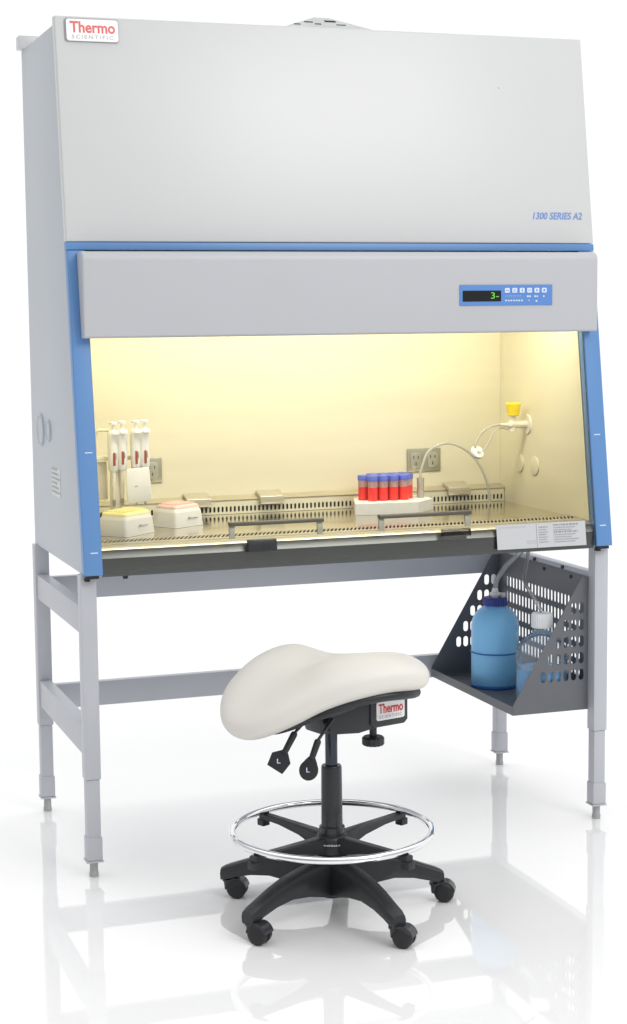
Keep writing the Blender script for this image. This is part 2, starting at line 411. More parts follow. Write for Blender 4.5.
lines('sticker_print', sm, [(.190, .064 - .0072 * k, .085 - .012 * (k % 3), .005 if k in (0, 3) else .0028) for k in range(8)], 'ink', sa)
slant(MB(), 1.376, 1.3775, ZB + .008, .951, .0040, .0044).build('sticker_print', 'ink', sa, 0)
MB().tube([(.104, -.030, .8655), (.104, -.030, .858)], [.008, .007], 14).build('bolt', 'rubber', cab)
# outlets
def outlet(x0, x1, z0, z1):
    o = MB().box(x0, x1, YWALL - .006, YWALL - .0003, z0, z1, .003).build('power_outlet', 'olive', cab)
    w = x1 - x0
    n = 2 if w > .08 else 1
    for k in range(n):
        cx = x0 + w * (k + .5) / n; zc = (z0 + z1) / 2
        MB().prism(rrect(w / n * .62, (z1 - z0) * .66, .012, cx=cx, cy=zc), 'y', YWALL - .0085, YWALL - .0055, .001).build('outlet_cover', 'clipolive', o)
        s_ = MB()
        for dx, dz in ((-.008, .010), (.008, .010), (0, -.012)): s_.box(cx + dx - .0012, cx + dx + .0012, YWALL - .0092, YWALL - .008, zc + dz - .005, zc + dz + .005)
        s_.build('socket', 'slot', o)
outlet(.318, .384, 1.060, 1.139); outlet(1.231, 1.353, 1.060, 1.138)
# service valve on the right interior wall
vy, vz = .43, 1.222
MX = frame_mtx((IX1, vy, vz), (0, 1, 0), (0, 0, 1))  # local +z points to -x? keep explicit below
vb = MB()
vb.tube([(IX1 - .0002, vy, vz), (IX1 - .006, vy, vz)], [.034, .031], 28)
vb.tube([(IX1 - .006, vy, vz), (IX1 - .03, vy, vz), (IX1 - .065, vy, vz), (IX1 - .072, vy, vz), (IX1 - .1, vy, vz + .002)], [.013, .012, .014, .007, .0045], 16)
vb.tube([(IX1 - .052, vy, vz), (IX1 - .052, vy, vz + .03)], [.012, .008], 16)
vb.tube([(IX1 - .056, vy, vz - .004), (IX1 - .056, vy, vz - .020)], [.011, .012], 16)
v = vb.build('service_valve', 'ivory', cab)
kb = MB(); kp = [(0, .029), (.017, .029), (.020, .031), (.024, .060), (.026, .068), (.022, .073), (0, .073)]
kb.lathe(kp, seg=10, mtx=Matrix.Translation((IX1 - .052, vy, vz))).build('valve_knob', 'yellow', v)
for y, z in ((.487, 1.089), (.374, 1.088)):
    MB().tube([(IX1 - .0003, y, z), (IX1 - .004, y, z), (IX1 - .0055, y, z)], [.031, .031, .026], 28).build('port_plug', 'inner', cab)
# lamp
MB().tube([(.2, .16, 1.728), (1.4, .16, 1.728)], .013, 12).build('lamp_tube', 'lamp', cab)
# exhaust guard on the roof
eg = MB().loft([[Vector((x, y, 2.407)) for x, y in ((.58, .26), (1.15, .26), (1.15, .66), (.58, .66))],
                [Vector((x, y, 2.503)) for x, y in ((.845, .44), (.895, .44), (.895, .47), (.845, .47))]]).build('exhaust_guard', 'guard', cab, 20)
for x, z, w, h in ((.87, .078, .036, .011), (.80, .073, .028, .006), (.83, .066, .02, .005), (.76, .062, .02, .005), (.90, .066, .03, .004)):
    u = Vector((0, .18, .096)).normalized()
    mm = frame_mtx((x, .26 + .18 * z / .096, 2.407 + z), (1, 0, 0), u)
    MB().box(0, w, 0, h, -.002, .0012, mtx=mm).build('guard_slot', 'slot', eg)

# ------------------------------------------------------------------ stand
SW, SD, HW = 1.61, .714, .0227
stand = thing('cabinet_stand', 'light grey four-legged steel stand with levelling feet carrying the cabinet', 'stand', (.805, .357, 0))
for lx in (0, SW):
    for ly in (0, SD):
        lg = MB().box(lx - HW, lx + HW, ly - HW, ly + HW, .286, ZB - .0008, .003).build('leg', 'stand', stand)
        e = MB(); e.box(lx - .0195, lx + .0195, ly - .0195, ly + .0195, .112, .2855, .003)
        e.box(lx - .0225, lx + .0225, ly - .0225, ly + .0225, .050, .118, .004); e.box(lx - .0245, lx + .0245, ly - .0245, ly + .0245, .0445, .0498, .001)
        e.build('leg_extension', 'stand', lg)
        MB().lathe([(0, 0), (.0135, 0), (.0135, .012), (.012, .014), (.012, .0445), (0, .0445)], (lx, ly), 20).build('levelling_foot', 'guard', lg)
for lx in (-.018, SW - .018):
    for z0, z1 in ((.700, .777), (.350, .434)):
        MB().box(lx, lx + .036, HW, SD - HW, z0 + (.006 if lx > 1 and z0 > .5 else 0), z1 + (.006 if lx > 1 and z0 > .5 else 0), .002).build('rail', 'stand', stand)
for z0, z1 in ((.690, .765), (.335, .414)):
    MB().box(HW, SW - HW, SD - .012, SD + .018, z0, z1, .002).build('rail', 'stand', stand)

# ------------------------------------------------------------------ bottle tray hung inside the right rails
TX0, TX1, TY0, TY1, TZ0, TZ1 = 1.330, 1.591, .020, .668, .348, .769
tray = thing('bottle_tray', 'dark grey slotted steel bottle tray hanging from the stand', 'tray', ((TX0 + TX1) / 2, (TY0 + TY1) / 2, TZ0))
rowz = [.672 - .0527 * k for k in range(5)]; rown = [2, 3, 4, 5, 6]
prof = [(TX0, TZ0), (TX1, TZ0), (TX1, TZ1), (1.565, TZ1), (TX0, .380)]
for yy in (TY0 + .001, TY1 - .001):
    hs = []
    for z, n in zip(rowz, rown):
        for k in range(n): hs.append(slot_loop(1.564 - .0264 * k, z, .0178, .036))
    plate('side_plate', prof, hs, .002, frame_mtx((0, yy, 0), (1, 0, 0), (0, 0, 1)), 'gray', tray)
hs = []
for z in rowz:
    for k in range(23): hs.append(slot_loop(.085 + .0238 * k, z, .0135, .037))
bkp = plate('back_plate', [(TY0 + .003, TZ0), (TY1 - .003, TZ0), (TY1 - .003, TZ1 - .002), (TY0 + .003, TZ1 - .002)], hs, .002, frame_mtx((TX1 - .0012, 0, 0), (0, 1, 0), (0, 0, 1)), 'gray', tray)
for y in (.14, .33): MB().tube([(TX1 - .0022, y, .752), (TX1 - .006, y, .752)], .006, 12).build('screw', 'blk', tray)
for y, z in ((.40, .7755), (.20, .7755)): MB().tube([(1.5918, y, z), (1.585, y, z)], .006, 10).build('screw', 'blk', tray)
b = MB(); b.box(TX0 + .0005, TX1 - .003, TY0 + .003, TY1 - .003, TZ0, TZ0 + .002); b.box(TX0 - .0012, TX0 + .0004, TY0 + .0, TY1 - .0, TZ0, TZ0 + .027)
b.build('shelf', 'gray', tray)
ZS = TZ0 + .0022

# blue bottle
bx, by = 1.464, .440
bb = thing('blue_bottle', 'large opaque blue bottle with navy cap standing in the grey tray', 'bottle', (bx, by, ZS))
MB().lathe([(0, ZS), (.066, ZS), (.075, ZS + .005), (.079, ZS + .014), (.0795, ZS + .06), (.0795, ZS + .117), (.0795, ZS + .205), (.077, ZS + .222), (.068, ZS + .243),
            (.053, ZS + .259), (.038, ZS + .268), (.033, ZS + .272), (.033, ZS + .282), (0, ZS + .282)], (bx, by), 48).build('body', 'bbot', bb, 60)
MB().tube([(bx + .0805 * math.cos(a), by + .0805 * math.sin(a), ZS + .118) for a in [2 * PI * k / 40 for k in range(40)]], .0026, 8, closed=True).build('band', 'bband', bb)
MB().lathe([(.0795, ZS + .001), (.0815, ZS + .003), (.0815, ZS + .010), (.0795, ZS + .012)], (bx, by), 40).build('band', 'bband', bb)
cb = MB(); n = 60; rr = [(.0395 + (.001 if k % 2 else -.0006)) for k in range(n)]
ring = lambda z, f: [Vector((bx + rr[k] * f * math.cos(2 * PI * k / n), by + rr[k] * f * math.sin(2 * PI * k / n), z)) for k in range(n)]
cb.loft([ring(ZS + .273, 1), ring(ZS + .296, 1), ring(ZS + .299, .93)]); cb.build('cap', 'bcap', bb, 25)
MB().lathe([(.0, ZS + .299), (.014, ZS + .299), (.014, ZS + .305), (.018, ZS + .306), (.018, ZS + .314), (.011, ZS + .316), (.009, ZS + .33), (0, ZS + .33)], (bx, by), 20).build('connector', 'clearcap', bb)
MB().lathe([(.0, ZS + .299), (.009, ZS + .299), (.009, ZS + .312), (0, ZS + .313)], (bx + .025, by - .006), 16).build('connector', 'clearcap', bb)
# clear bottle
qx, qy = 1.474, .114
gb = thing('clear_bottle', 'clear bottle half filled with blue liquid, standing in the grey tray', 'bottle', (qx, qy, ZS))
MB().lathe([(.0, ZS), (.070, ZS), (.079, ZS + .006), (.082, ZS + .016), (.082, ZS + .165), (.080, ZS + .170), (.0805, ZS + .176), (.078, ZS + .184), (.073, ZS + .196), (.060, ZS + .212), (.042, ZS + .226), (.031, ZS + .233), (.030, ZS + .262)], (qx, qy), 44).build('body', 'clear', gb, 60)
MB().lathe([(.0, ZS + .003), (.068, ZS + .003), (.0765, ZS + .008), (.0795, ZS + .018), (.0795, ZS + .122), (0, ZS + .122)], (qx, qy), 44).build('liquid', 'bliq', gb)
cb = MB(); rr = [(.0335 + (.0008 if k % 2 else -.0008)) for k in range(n)]
ring = lambda z, f: [Vector((qx + rr[k] * f * math.cos(2 * PI * k / n), qy + rr[k] * f * math.sin(2 * PI * k / n), z)) for k in range(n)]
cb.loft([ring(ZS + .252, 1), ring(ZS + .290, 1), ring(ZS + .297, .9)]); cb.build('cap', 'clearcap', gb, 25)

def smooth_path(pts, n=10):
    P = [Vector(p) for p in pts]; P = [P[0] * 2 - P[1]] + P + [P[-1] * 2 - P[-2]]; out = []
    for i in range(1, len(P) - 2):
        for k in range(n):
            t = k / n; a, b_, c, d = P[i - 1:i + 3]
            out.append(.5 * ((2 * b_) + (c - a) * t + (2 * a - 5 * b_ + 4 * c - d) * t * t + (3 * b_ - a - 3 * c + d) * t ** 3))
    return out + [P[-2]]
tt = MB().tube(smooth_path([(bx, by, ZS + .318), (bx + .003, by, ZS + .345), (bx + .010, by - .004, .715), (bx + .035, .425, .755), (bx + .065, .405, .79), (bx + .088, .385, .83), (bx + .098, .37, .870)]), .0085, 14).build('waste_tubing', 'tube')
tag(tt, 'thick clear tubing rising from the blue bottle to the cabinet underside', 'tubing')
tt = MB().tube(smooth_path([(1.556, .35, .870), (1.535, .33, .83), (1.495, .27, .775), (1.456, .20, .735), (1.458, .135, .69), (qx, qy, ZS + .2995)]), .006, 12).build('waste_tubing', 'tube')
tag(tt, 'thin clear tubing dropping from the cabinet underside to the clear bottle', 'tubing')

# ------------------------------------------------------------------ things on the work surface
# tube rack
rack = thing('tube_rack', 'white foam rack holding red sample tubes on the steel work surface', 'rack', (1.09, .5, ZW))
spots = [(1.039, .462, 'front'), (1.075, .462, 'front'), (1.111, .462, 'front'), (1.147, .462, 'front')]
spots += [(1.021 + .039 * k, .502, 'middle') for k in range(5)]
spots += [(1.066 + .037 * k, .542, 'back') for k in range(4)]
pip_c = (1.222, .50)
plate('rack_body', [(.955, .398), (1.162, .372), (1.250, .462), (1.246, .580), (1.02, .590)], [circ(x, y, .0170) for x, y, _ in spots] + [circ(*pip_c, .0125)], .034, Matrix.Translation((0, 0, ZW + .0205)), 'foam', rack)
MB().prism([(.955, .398), (1.162, .372), (1.250, .462), (1.246, .580), (1.02, .590)], 'z', ZW + .0005, ZW + .0034).build('rack_base', 'foam', rack)
ordw = {4: ['leftmost', 'second from left', 'second from right', 'rightmost'], 5: ['leftmost', 'second from left', 'centre one', 'second from right', 'rightmost']}
cnt = {}
proto = None
for x, y, rw in spots:
    k = cnt.get(rw, 0); cnt[rw] = k + 1
    lab = 'red sample tube with violet cap in the foam rack, %s row, %s' % (rw, ordw[5 if rw == 'middle' else 4][k])
    if proto is None:
        proto = thing('sample_tube', lab, 'tube', (0, 0, 0), 'red sample tubes standing in the foam rack')
        MB().lathe([(.0160, .0765), (.0162, .080), (.0163, .102), (.0165, .107)], seg=24).build('tube_body', 'vial', proto, 50)
        MB().lathe([(0, .002), (.0036, .002), (.0155, .0225), (.0162, .025), (.0162, .076), (0, .0762)], seg=24).build('liquid', 'liq', proto)
        MB().lathe([(.0166, .098), (.0178, .098), (.0178, .1125), (.0168, .1145), (0, .1145)], seg=28).build('cap', 'cap', proto, 50)
        r = proto
    else:
        r = proto.copy(); COL.objects.link(r); r['label'] = lab
        for c in proto.children:
            d = c.copy(); COL.objects.link(d); d.parent = r
    r.location = (x, y, ZW + .0045); r.rotation_euler = (0, 0, random.uniform(0, 6))
cy_ = MB().lathe([(0, ZW + .0038), (.010, ZW + .0045), (.0118, ZW + .012), (.0122, ZW + .098), (.0135, ZW + .102), (.0118, ZW + .102), (.0112, ZW + .098), (.011, ZW + .012)], pip_c, 20).build('empty_vial', 'tubew')
tag(cy_, 'empty pale clear vial at the right end of the foam rack', 'vial')

# tip boxes
def tipbox(corner, d, lx, ly, h, tipm, label):
    o = thing('tip_box', label, 'tip box', (corner[0], corner[1], ZW), 'pipette tip boxes on the work surface')
    d = Vector((d[0], d[1], 0)).normalized(); e = Vector((-d.y, d.x, 0))
    mm = Matrix(((d.x, e.x, 0, corner[0]), (d.y, e.y, 0, corner[1]), (0, 0, 1, ZW + .0006), (0, 0, 0, 1)))
    T = lambda ins, z, r=.012: [mm @ Vector((x, y, z)) for x, y in rrect(lx - 2 * ins, ly - 2 * ins, r, 5, lx / 2, ly / 2)]
    MB().loft([T(0, 0), T(.001, .004), T(.005, h * .78), T(.006, h * .84), T(.010, h), T(.016, h)]).build('base', 'white', o, 35)
    MB().loft([T(.0098, h + .0004), T(.0108, h + .006), T(.014, h + .0095), T(.02, h + .010)]).build('tip_tray', tipm, o, 35)
    t_ = MB()
    nx, ny = 12, 8
    for i in range(nx):
        for j in range(ny):
            x = lx * .5 + (i - (nx - 1) / 2) * (lx - .05) / (nx - 1); y = ly * .5 + (j - (ny - 1) / 2) * (ly - .05) / (ny - 1)
            t_.lathe([(.0034, h + .0094), (.0036, h + .0145), (.002, h + .0148), (.0018, h + .0105)], (x, y), 8, mtx=mm)
    t_.build('tips', tipm, o)
    fm_ = mm @ frame_mtx((lx * .42, -.0005, h * .32), (1, 0, 0), (0, .09, 1))
    lines('print', fm_, [(0, .006, .012, .006), (.014, .006, .028, .003)], 'ink', o)
    return o
tipbox((.153, .150), (.112, .100), .150, .112, .058, 'yel2', 'white pipette tip box with yellow tips, beside the pipette stand')
tipbox((.340, .300), (.106, .066), .128, .110, .056, 'pink', 'white pipette tip box with pink tips, in front of a duct clip')

# pipette stand and pipettes
ps = thing('pipette_stand', 'ivory plastic stand carrying four pipettes behind the yellow tip box', 'pipette stand', (.2, .44, ZW))
MB().prism(rrect(.17, .12, .03, 6, .205, .45), 'z', ZW + .0006, ZW + .012, .003).build('base', 'ivory', ps)
MB().lathe([(.026, ZW + .0125), (.020, ZW + .03), (.018, ZW + .06), (.0155, ZW + .20), (.015, 1.155)], (.179, .403), 20).build('post', 'ivory', ps)
b = MB(); b.box(.118, .292, .405, .445, 1.1555, 1.168, .004)
for x in (.168, .195, .238, .265): b.box(x - .004, x + .004, .392, .4065, 1.157, 1.166, .001)
b.build('crossbar', 'ivory', ps)
MB().prism([(.202, 1.132), (.272, 1.136), (.280, 1.038), (.276, 1.033), (.212, 1.026), (.202, 1.032)], 'y', .350, .360, .003).build('shield', 'white', ps)
MB().box(.226, .236, .3488, .3498, 1.078, 1.081).build('shield_mark', 'ink2', ps)
MB().prism([(.122, 1.150), (.158, 1.150), (.160, 1.035), (.122, 1.035)], 'y', .425, .437, .003).build('shield', 'ivory', ps)
MB().tube(smooth_path([(.125, .426, 1.1685), (.125, .424, 1.22), (.130, .415, 1.246), (.162, .402, 1.247)]), .005, 10).build('hook', 'ivory', ps)
names_ = ['leftmost', 'second from left', 'second from right', 'rightmost']
proto = None
for k, x in enumerate((.168, .195, .238, .265)):
    lab = 'white pipette with red window hanging on the stand, %s of four' % names_[k]
    if proto is None:
        p = proto = thing('pipette', lab, 'pipette', (0, 0, 0), 'white pipettes hanging on the stand')
        MB().loft([[Vector((sx * w * 1.18 + ox, oy + sy * dd, z)) for sx, sy in ((1, -.6), (.6, -1), (-.6, -1), (-1, -.6), (-1, .6), (-.6, 1), (.6, 1), (1, .6))]
                   for z, w, dd, ox, oy in ((.105, .008, .008, 0, 0), (.112, .0115, .011, 0, 0), (.15, .0125, .012, 0, 0), (.196, .0125, .013, 0, 0), (.214, .013, .015, 0, -.002), (.224, .0125, .016, 0, -.004), (.230, .009, .012, 0, -.004))]).build('handle', 'white', p, 50)
        MB().box(-.013, .006, -.024, -.012, .217, .224, .002).build('finger_rest', 'white', p)
        MB().lathe([(.0045, .229), (.0045, .247), (.012, .248), (.0125, .254), (.0105, .256), (0, .256)], (0, -.003), 16).build('plunger', 'white', p)
        MB().box(-.0085, -.0005, -.0150, -.0120, .124, .164, .001, 1).build('volume_window', 'window', p)
        MB().box(.0015, .0035, -.0150, -.0123, .142, .162, .0005, 1).build('volume_scale', 'ink2', p)
        MB().lathe([(.0075, .106), (.0068, .09), (.0055, .05), (.0042, .02), (.0035, .012), (0, .012)], (0, 0), 14).build('shaft', 'ivory', p)
        MB().lathe([(.0042, .022), (.0045, .006), (.003, .0), (0, .0)], (0, 0), 12).build('nozzle', 'olive', p)
    else:
        p = proto.copy(); COL.objects.link(p); p['label'] = lab
        for c in proto.children:
            d = c.copy(); COL.objects.link(d); d.parent = p
    p.location = (x, .379, 1.018 + (0, .003, .003, .004)[k]); p.rotation_euler = (0, 0, (.35, .3, .25, .3)[k])

# suction tubing inside the cabinet
f1 = thing('filter_tubing', 'thin milky tubing with a round white filter hanging from the yellow valve', 'tubing', (1.40, .43, 1.15))
ve = (IX1 - .101, vy, vz + .002)
MB().tube(smooth_path([ve, (1.440, .43, 1.218), (1.408, .43, 1.196), (1.390, .43, 1.168), (1.386, .43, 1.150)]), .0042, 10).build('tube', 'tubew', f1)
MB().tube(smooth_path([(1.405, .43, 1.128), (1.432, .43, 1.160), (1.452, .43, 1.196), (1.478, .434, 1.212), (1.512, .43, 1.206)]), .0036, 10).build('tube', 'tubew', f1)
MB().lathe([(0, -.007), (.022, -.006), (.024, -.002), (.024, .002), (.022, .006), (.008, .0075), (.006, .016), (0, .016)], seg=24,
           mtx=Matrix.Translation((1.394, .43, 1.135)) @ Matrix.Rotation(math.radians(58), 4, Vector((1, .25, 0)))).build('filter', 'white', f1)
t2 = MB().tube(smooth_path([(1.222, .50, ZW + .095), (1.224, .50, 1.078), (1.249, .50, 1.136), (1.292, .50, 1.160), (1.339, .50, 1.160), (1.389, .50, 1.136), (1.429, .50, 1.095), (1.458, .50, 1.040), (1.470, .50, .990), (1.472, .50, ZW + .006)]), .0046, 12).build('loop_tubing', 'tubew')
tag(t2, 'milky tubing looping from the empty vial over to the rear work surface', 'tubing')

# ------------------------------------------------------------------ saddle stool
CX, CY = .5365, -.526
stool = thing('saddle_stool', 'cream saddle stool on a black star base with chrome foot ring and casters', 'stool', (CX, CY, 0))
VR = Vector((.945, -.327, 0)); VF = Vector((.327, .945, 0))          # the seat's own across and along directions
C0 = Vector((CX, CY, 0))
def loc(u, v, z): return C0 + VR * u + VF * v + Vector((0, 0, z))
# star base
RL = .305
hub = MB()
for ang, fr_ in ((357, .99), (282, 1.02), (208, 1.03), (136, 1.05), (66, 1.)):
    a = math.radians(ang); d = Vector((math.cos(a), math.sin(a), 0)); t = Vector((-d.y, d.x, 0))
    sec = [(.018, .150, .052, .026), (.06, .150, .060, .026), (.11, .146, .074, .025), (.17, .137, .082, .0235), (.225, .121, .076, .022), (.27, .103, .064, .021), (.298, .092, .054, .021), (.314, .084, .050, .018)]
    rings = []
    for r, zt, zb, w in sec:
        c = C0 + d * r * fr_
        rings.append([c + t * (sx * w * 1.12) + Vector((0, 0, zz)) for sx, zz in ((-.55, zt), (.55, zt), (.86, zt - .005), (1., zt - .016), (.92, zb + .004), (.8, zb), (-.8, zb), (-.92, zb + .004), (-1., zt - .016), (-.86, zt - .005))])
    lg = MB().loft(rings).build('base_leg', 'blk', stool, 35)
    # caster
    pc = C0 + d * .297 * fr_
    tr = (VR * .9 + d * .25 - VF * .25).normalized(); ax = Vector((-tr.y, tr.x, 0))
    cs = MB(); cs.tube([pc + Vector((0, 0, .0515)), pc + Vector((0, 0, .046))], .019, 18); cs.tube([pc + Vector((0, 0, .05)), pc + Vector((0, 0, .022))], [.0165, .013], 16)
    wc = pc + tr * .023 + Vector((0, 0, .0275))
    # hood over the wheels
    rg = []
    for q in (-.021, -.019, .019, .021):
        f_ = .93 if abs(q) > .02 else 1.
        outer = [wc + tr * (.0305 * f_ * math.cos(x)) + Vector((0, 0, .0305 * f_ * math.sin(x))) + ax * q for x in [math.radians(10 + 170 * k / 12) for k in range(13)]]
        inner = [wc + tr * (.020 * math.cos(x)) + Vector((0, 0, .020 * math.sin(x))) + ax * q for x in [math.radians(180 - 170 * k / 12) for k in range(13)]]
        rg.append(outer + inner)
    cs.loft([rg[1], rg[2]])
    co = cs.build('caster', 'blk2', stool, 40)
    for q in (-1, 1):
        wm = MB(); prof = [(0, .013), (.012, .0135), (.021, .012), (.0255, .009), (.0275, .004), (.0275, -.004), (.025, -.006), (0, -.006)]
        mtx = Matrix((( *(tr.x, 0, ax.x * q), wc.x + ax.x * q * .0105), (*(tr.y, 0, ax.y * q), wc.y + ax.y * q * .0105), (0, 1, 0, wc.z), (0, 0, 0, 1)))
        wm.lathe(prof, seg=28, mtx=mtx).build('wheel', 'rubber', co, 45)
MB().lathe([(0, .046), (.030, .046), (.034, .052), (.040, .085), (.044, .12), (.046, .152), (.040, .158), (.034, .160), (.033, .178), (0, .178)], (CX, CY), 36).build('base_hub', 'blk', stool, 40)
# foot ring and its spokes
RZ, RR = .225, .266
MB().tube([(CX + RR * math.cos(2 * PI * k / 72), CY + RR * math.sin(2 * PI * k / 72), RZ) for k in range(72)], .0098, 14, closed=True).build('foot_ring', 'chrome', stool, 60)
for ang in (-19 + 45, -19 + 133, -19 + 223, -19 + 314):
    a = math.radians(ang); d = Vector((math.cos(a), math.sin(a), 0)); t = Vector((-d.y, d.x, 0)); rings = []
    for r, zt, zb, w in ((.02, .212, .170, .022), (.06, .213, .172, .019), (.12, .215, .188, .014), (.2, .216, .198, .0115), (.248, .2165, .200, .0115), (.282, .2155, .196, .0115)):
        c = C0 + d * r
        rings.append([c + t * (sx * w) + Vector((0, 0, zz)) for sx, zz in ((-.7, zt), (.7, zt), (1, zt - .004), (.85, zb), (-.85, zb), (-1, zt - .004))])
    MB().loft(rings).build('ring_spoke', 'blk', stool, 35)
    c = C0 + d * .276
    m_ = Matrix(((d.x, t.x, 0, c.x), (d.y, t.y, 0, c.y), (0, 0, 1, 0), (0, 0, 0, 1)))
    MB().box(-.013, .013, -.0125, .0125, .180, .1995, .003, mtx=m_).build('spoke_end', 'blk', stool)
MB().lathe([(0, .163), (.038, .163), (.045, .168), (.045, .206), (.041, .213), (.036, .215), (.036, .220), (.028, .222), (0, .222)], (CX, CY), 36).build('ring_hub', 'blk', stool, 40)
lb_ = MB()
x = -.024
while x < .026:
    w = random.uniform(.002, .005); a = x / .0515
    c = C0 + (VR * math.sin(a) - VF * math.cos(a)) * .0515
    lb_.box(-w / 2, w / 2, -.0015, .002 + random.uniform(0, .0015), 0, .0006, mtx=frame_mtx(c + Vector((0, 0, .196)), VR * math.cos(a) + VF * math.sin(a), (0, 0, 1))); x += w + .0014
lb_.build('hub_print', 'ink2', stool, 0)
# gas column
MB().lathe([(.034, .220), (.034, .236), (.0285, .240), (.0275, .395), (.0265, .400), (.0255, .402), (0, .402)], (CX, CY), 32).build('column', 'blk2', stool, 45)
MB().lathe([(.0165, .4015), (.0165, .51), (0, .51)], (CX, CY), 24).build('piston', 'piston', stool, 45)

# seat: a saddle surface, thick pad above and a black pan under it
US = [-.30, -.20, -.10, 0., .10, .20, .30]; VS = [-.21, -.07, .07, .21]
MIDS = [[.468, .522, .578, .626, .652, .660, .640], [.530, .556, .602, .648, .664, .656, .632],
        [.575, .628, .650, .630, .640, .646, .626], [.570, .640, .666, .636, .626, .614, .588]]
def cub(xs, ys, x):
    n_ = len(xs); h = xs[1] - xs[0]; i = min(max(int((x - xs[0]) / h), 0), n_ - 2); t = (x - xs[i]) / h
    g_ = lambda k: ys[k] if 0 <= k < n_ else (2 * ys[0] - ys[1] if k < 0 else 2 * ys[-1] - ys[-2])
    a, b_, c, d = g_(i - 1), g_(i), g_(i + 1), g_(i + 2)
    return .5 * ((2 * b_) + (c - a) * t + (2 * a - 5 * b_ + 4 * c - d) * t * t + (3 * b_ - a - 3 * c + d) * t ** 3)
def mid(u, v): return cub(VS, [cub(US, r, u) for r in MIDS], v)
def outline(th, U, V):
    c, s = math.cos(th), math.sin(th); p = 2.25
    k = (abs(c) ** p + abs(s) ** p) ** (-1 / p)
    return U * c * k, V * s * k
def pad(b, U, V, tt, tb, dz, nr=26, nt_=88, cu=-.016, cv=0., pw=.55):
    rings = []
    for i in range(1, nr):
        ph = PI * i / nr; rad = math.sin(ph) ** pw
        tk = (tt if ph < PI / 2 else tb) * math.copysign(abs(math.cos(ph)) ** .8, math.cos(ph))
        rr_ = []
        for j in range(nt_):
            u, v = outline(2 * PI * j / nt_, U * rad, V * rad); u += cu; v += cv
            rr_.append(loc(u, v, mid(u, v) + tk + dz))
        rings.append(rr_)
    b.loft(rings, cap=True)
    return b
seat = pad(MB(), .277, .195, .052, .058, 0.).build('seat_cushion', 'vinyl', stool, 180)
ss = seat.modifiers.new('smooth', 'SUBSURF'); ss.levels = 1; ss.render_levels = 1
pad(MB(), .215, .160, .022, .022, -.046, 14, 72, pw=.4, cu=.022, cv=-.012).build('seat_pan', 'blk', stool, 60)
# mechanism: a box turned a third of a right angle from the seat, badge on its near face
MA = Vector((.961, .276, 0)); MN = Vector((.276, -.961, 0))           # along and out of the near face
def mpt(a, n_, z): return C0 + MA * a + MN * n_ + Vector((0, 0, z))
mm = Matrix(((MA.x, -MN.x, 0, CX), (MA.y, -MN.y, 0, CY), (0, 0, 1, 0), (0, 0, 0, 1)))   # local y points away
mech = MB()
mech.prism([(.085, .600), (.085, .508), (.096, .498), (.198, .498), (.210, .508), (.210, .584), (.202, .600)], 'y', -.062, .062, .004, mtx=mm)
mech.box(-.06, .10, -.042, .042, .497, .578, .012, mtx=mm)
mech.build('tilt_mechanism', 'blk2', stool, 40)
mp2 = MB(); mp2.prism([(-.055, .53), (-.03, .498), (.05, .490), (.12, .498), (.12, .585), (-.02, .585)], 'y', -.058, -.040, .006, mtx=mm); mp2.build('mechanism_bracket', 'blk', stool, 40)
# flap-shaped cover under the middle
rings = []
for k in range(7):
    f_ = (.72, .93, 1., 1., .95, .8, .5)[k]; z_ = (-.008, -.006, 0, .006, .012, .016, .018)[k]
    rings.append([loc(-.012 + .085 * f_ * math.cos(x) , -.135 + .04 * f_ * math.sin(x), .574 + z_ + .28 * (.085 * f_ * math.cos(x))) for x in [2 * PI * j / 40 for j in range(40)]])
MB().loft(rings).build('pan_cover', 'blk', stool, 45)
bdm = frame_mtx(mpt(.103, .0622, .5165), MA, (0, 0, 1))
badge(stool, bdm, .094, .050, 'red', plate_t=.002, rim=False)
# tilt knob
kc = mpt(.112, .036, 0); kb = MB()
kb.lathe([(0, .470), (.010, .470), (.010, .503), (0, .503)], (kc.x, kc.y), 16)
kp = [[Vector((kc.x + r * math.cos(2 * PI * j / 56), kc.y + r * math.sin(2 * PI * j / 56), z)) for j in range(56) for r in [rr_ * (1 if j % 4 < 2 else .95)]] for z, rr_ in ((.446, .026), (.449, .030), (.466, .030), (.470, .026))]
kb.loft(kp); kb.build('tilt_knob', 'blk', stool, 35)
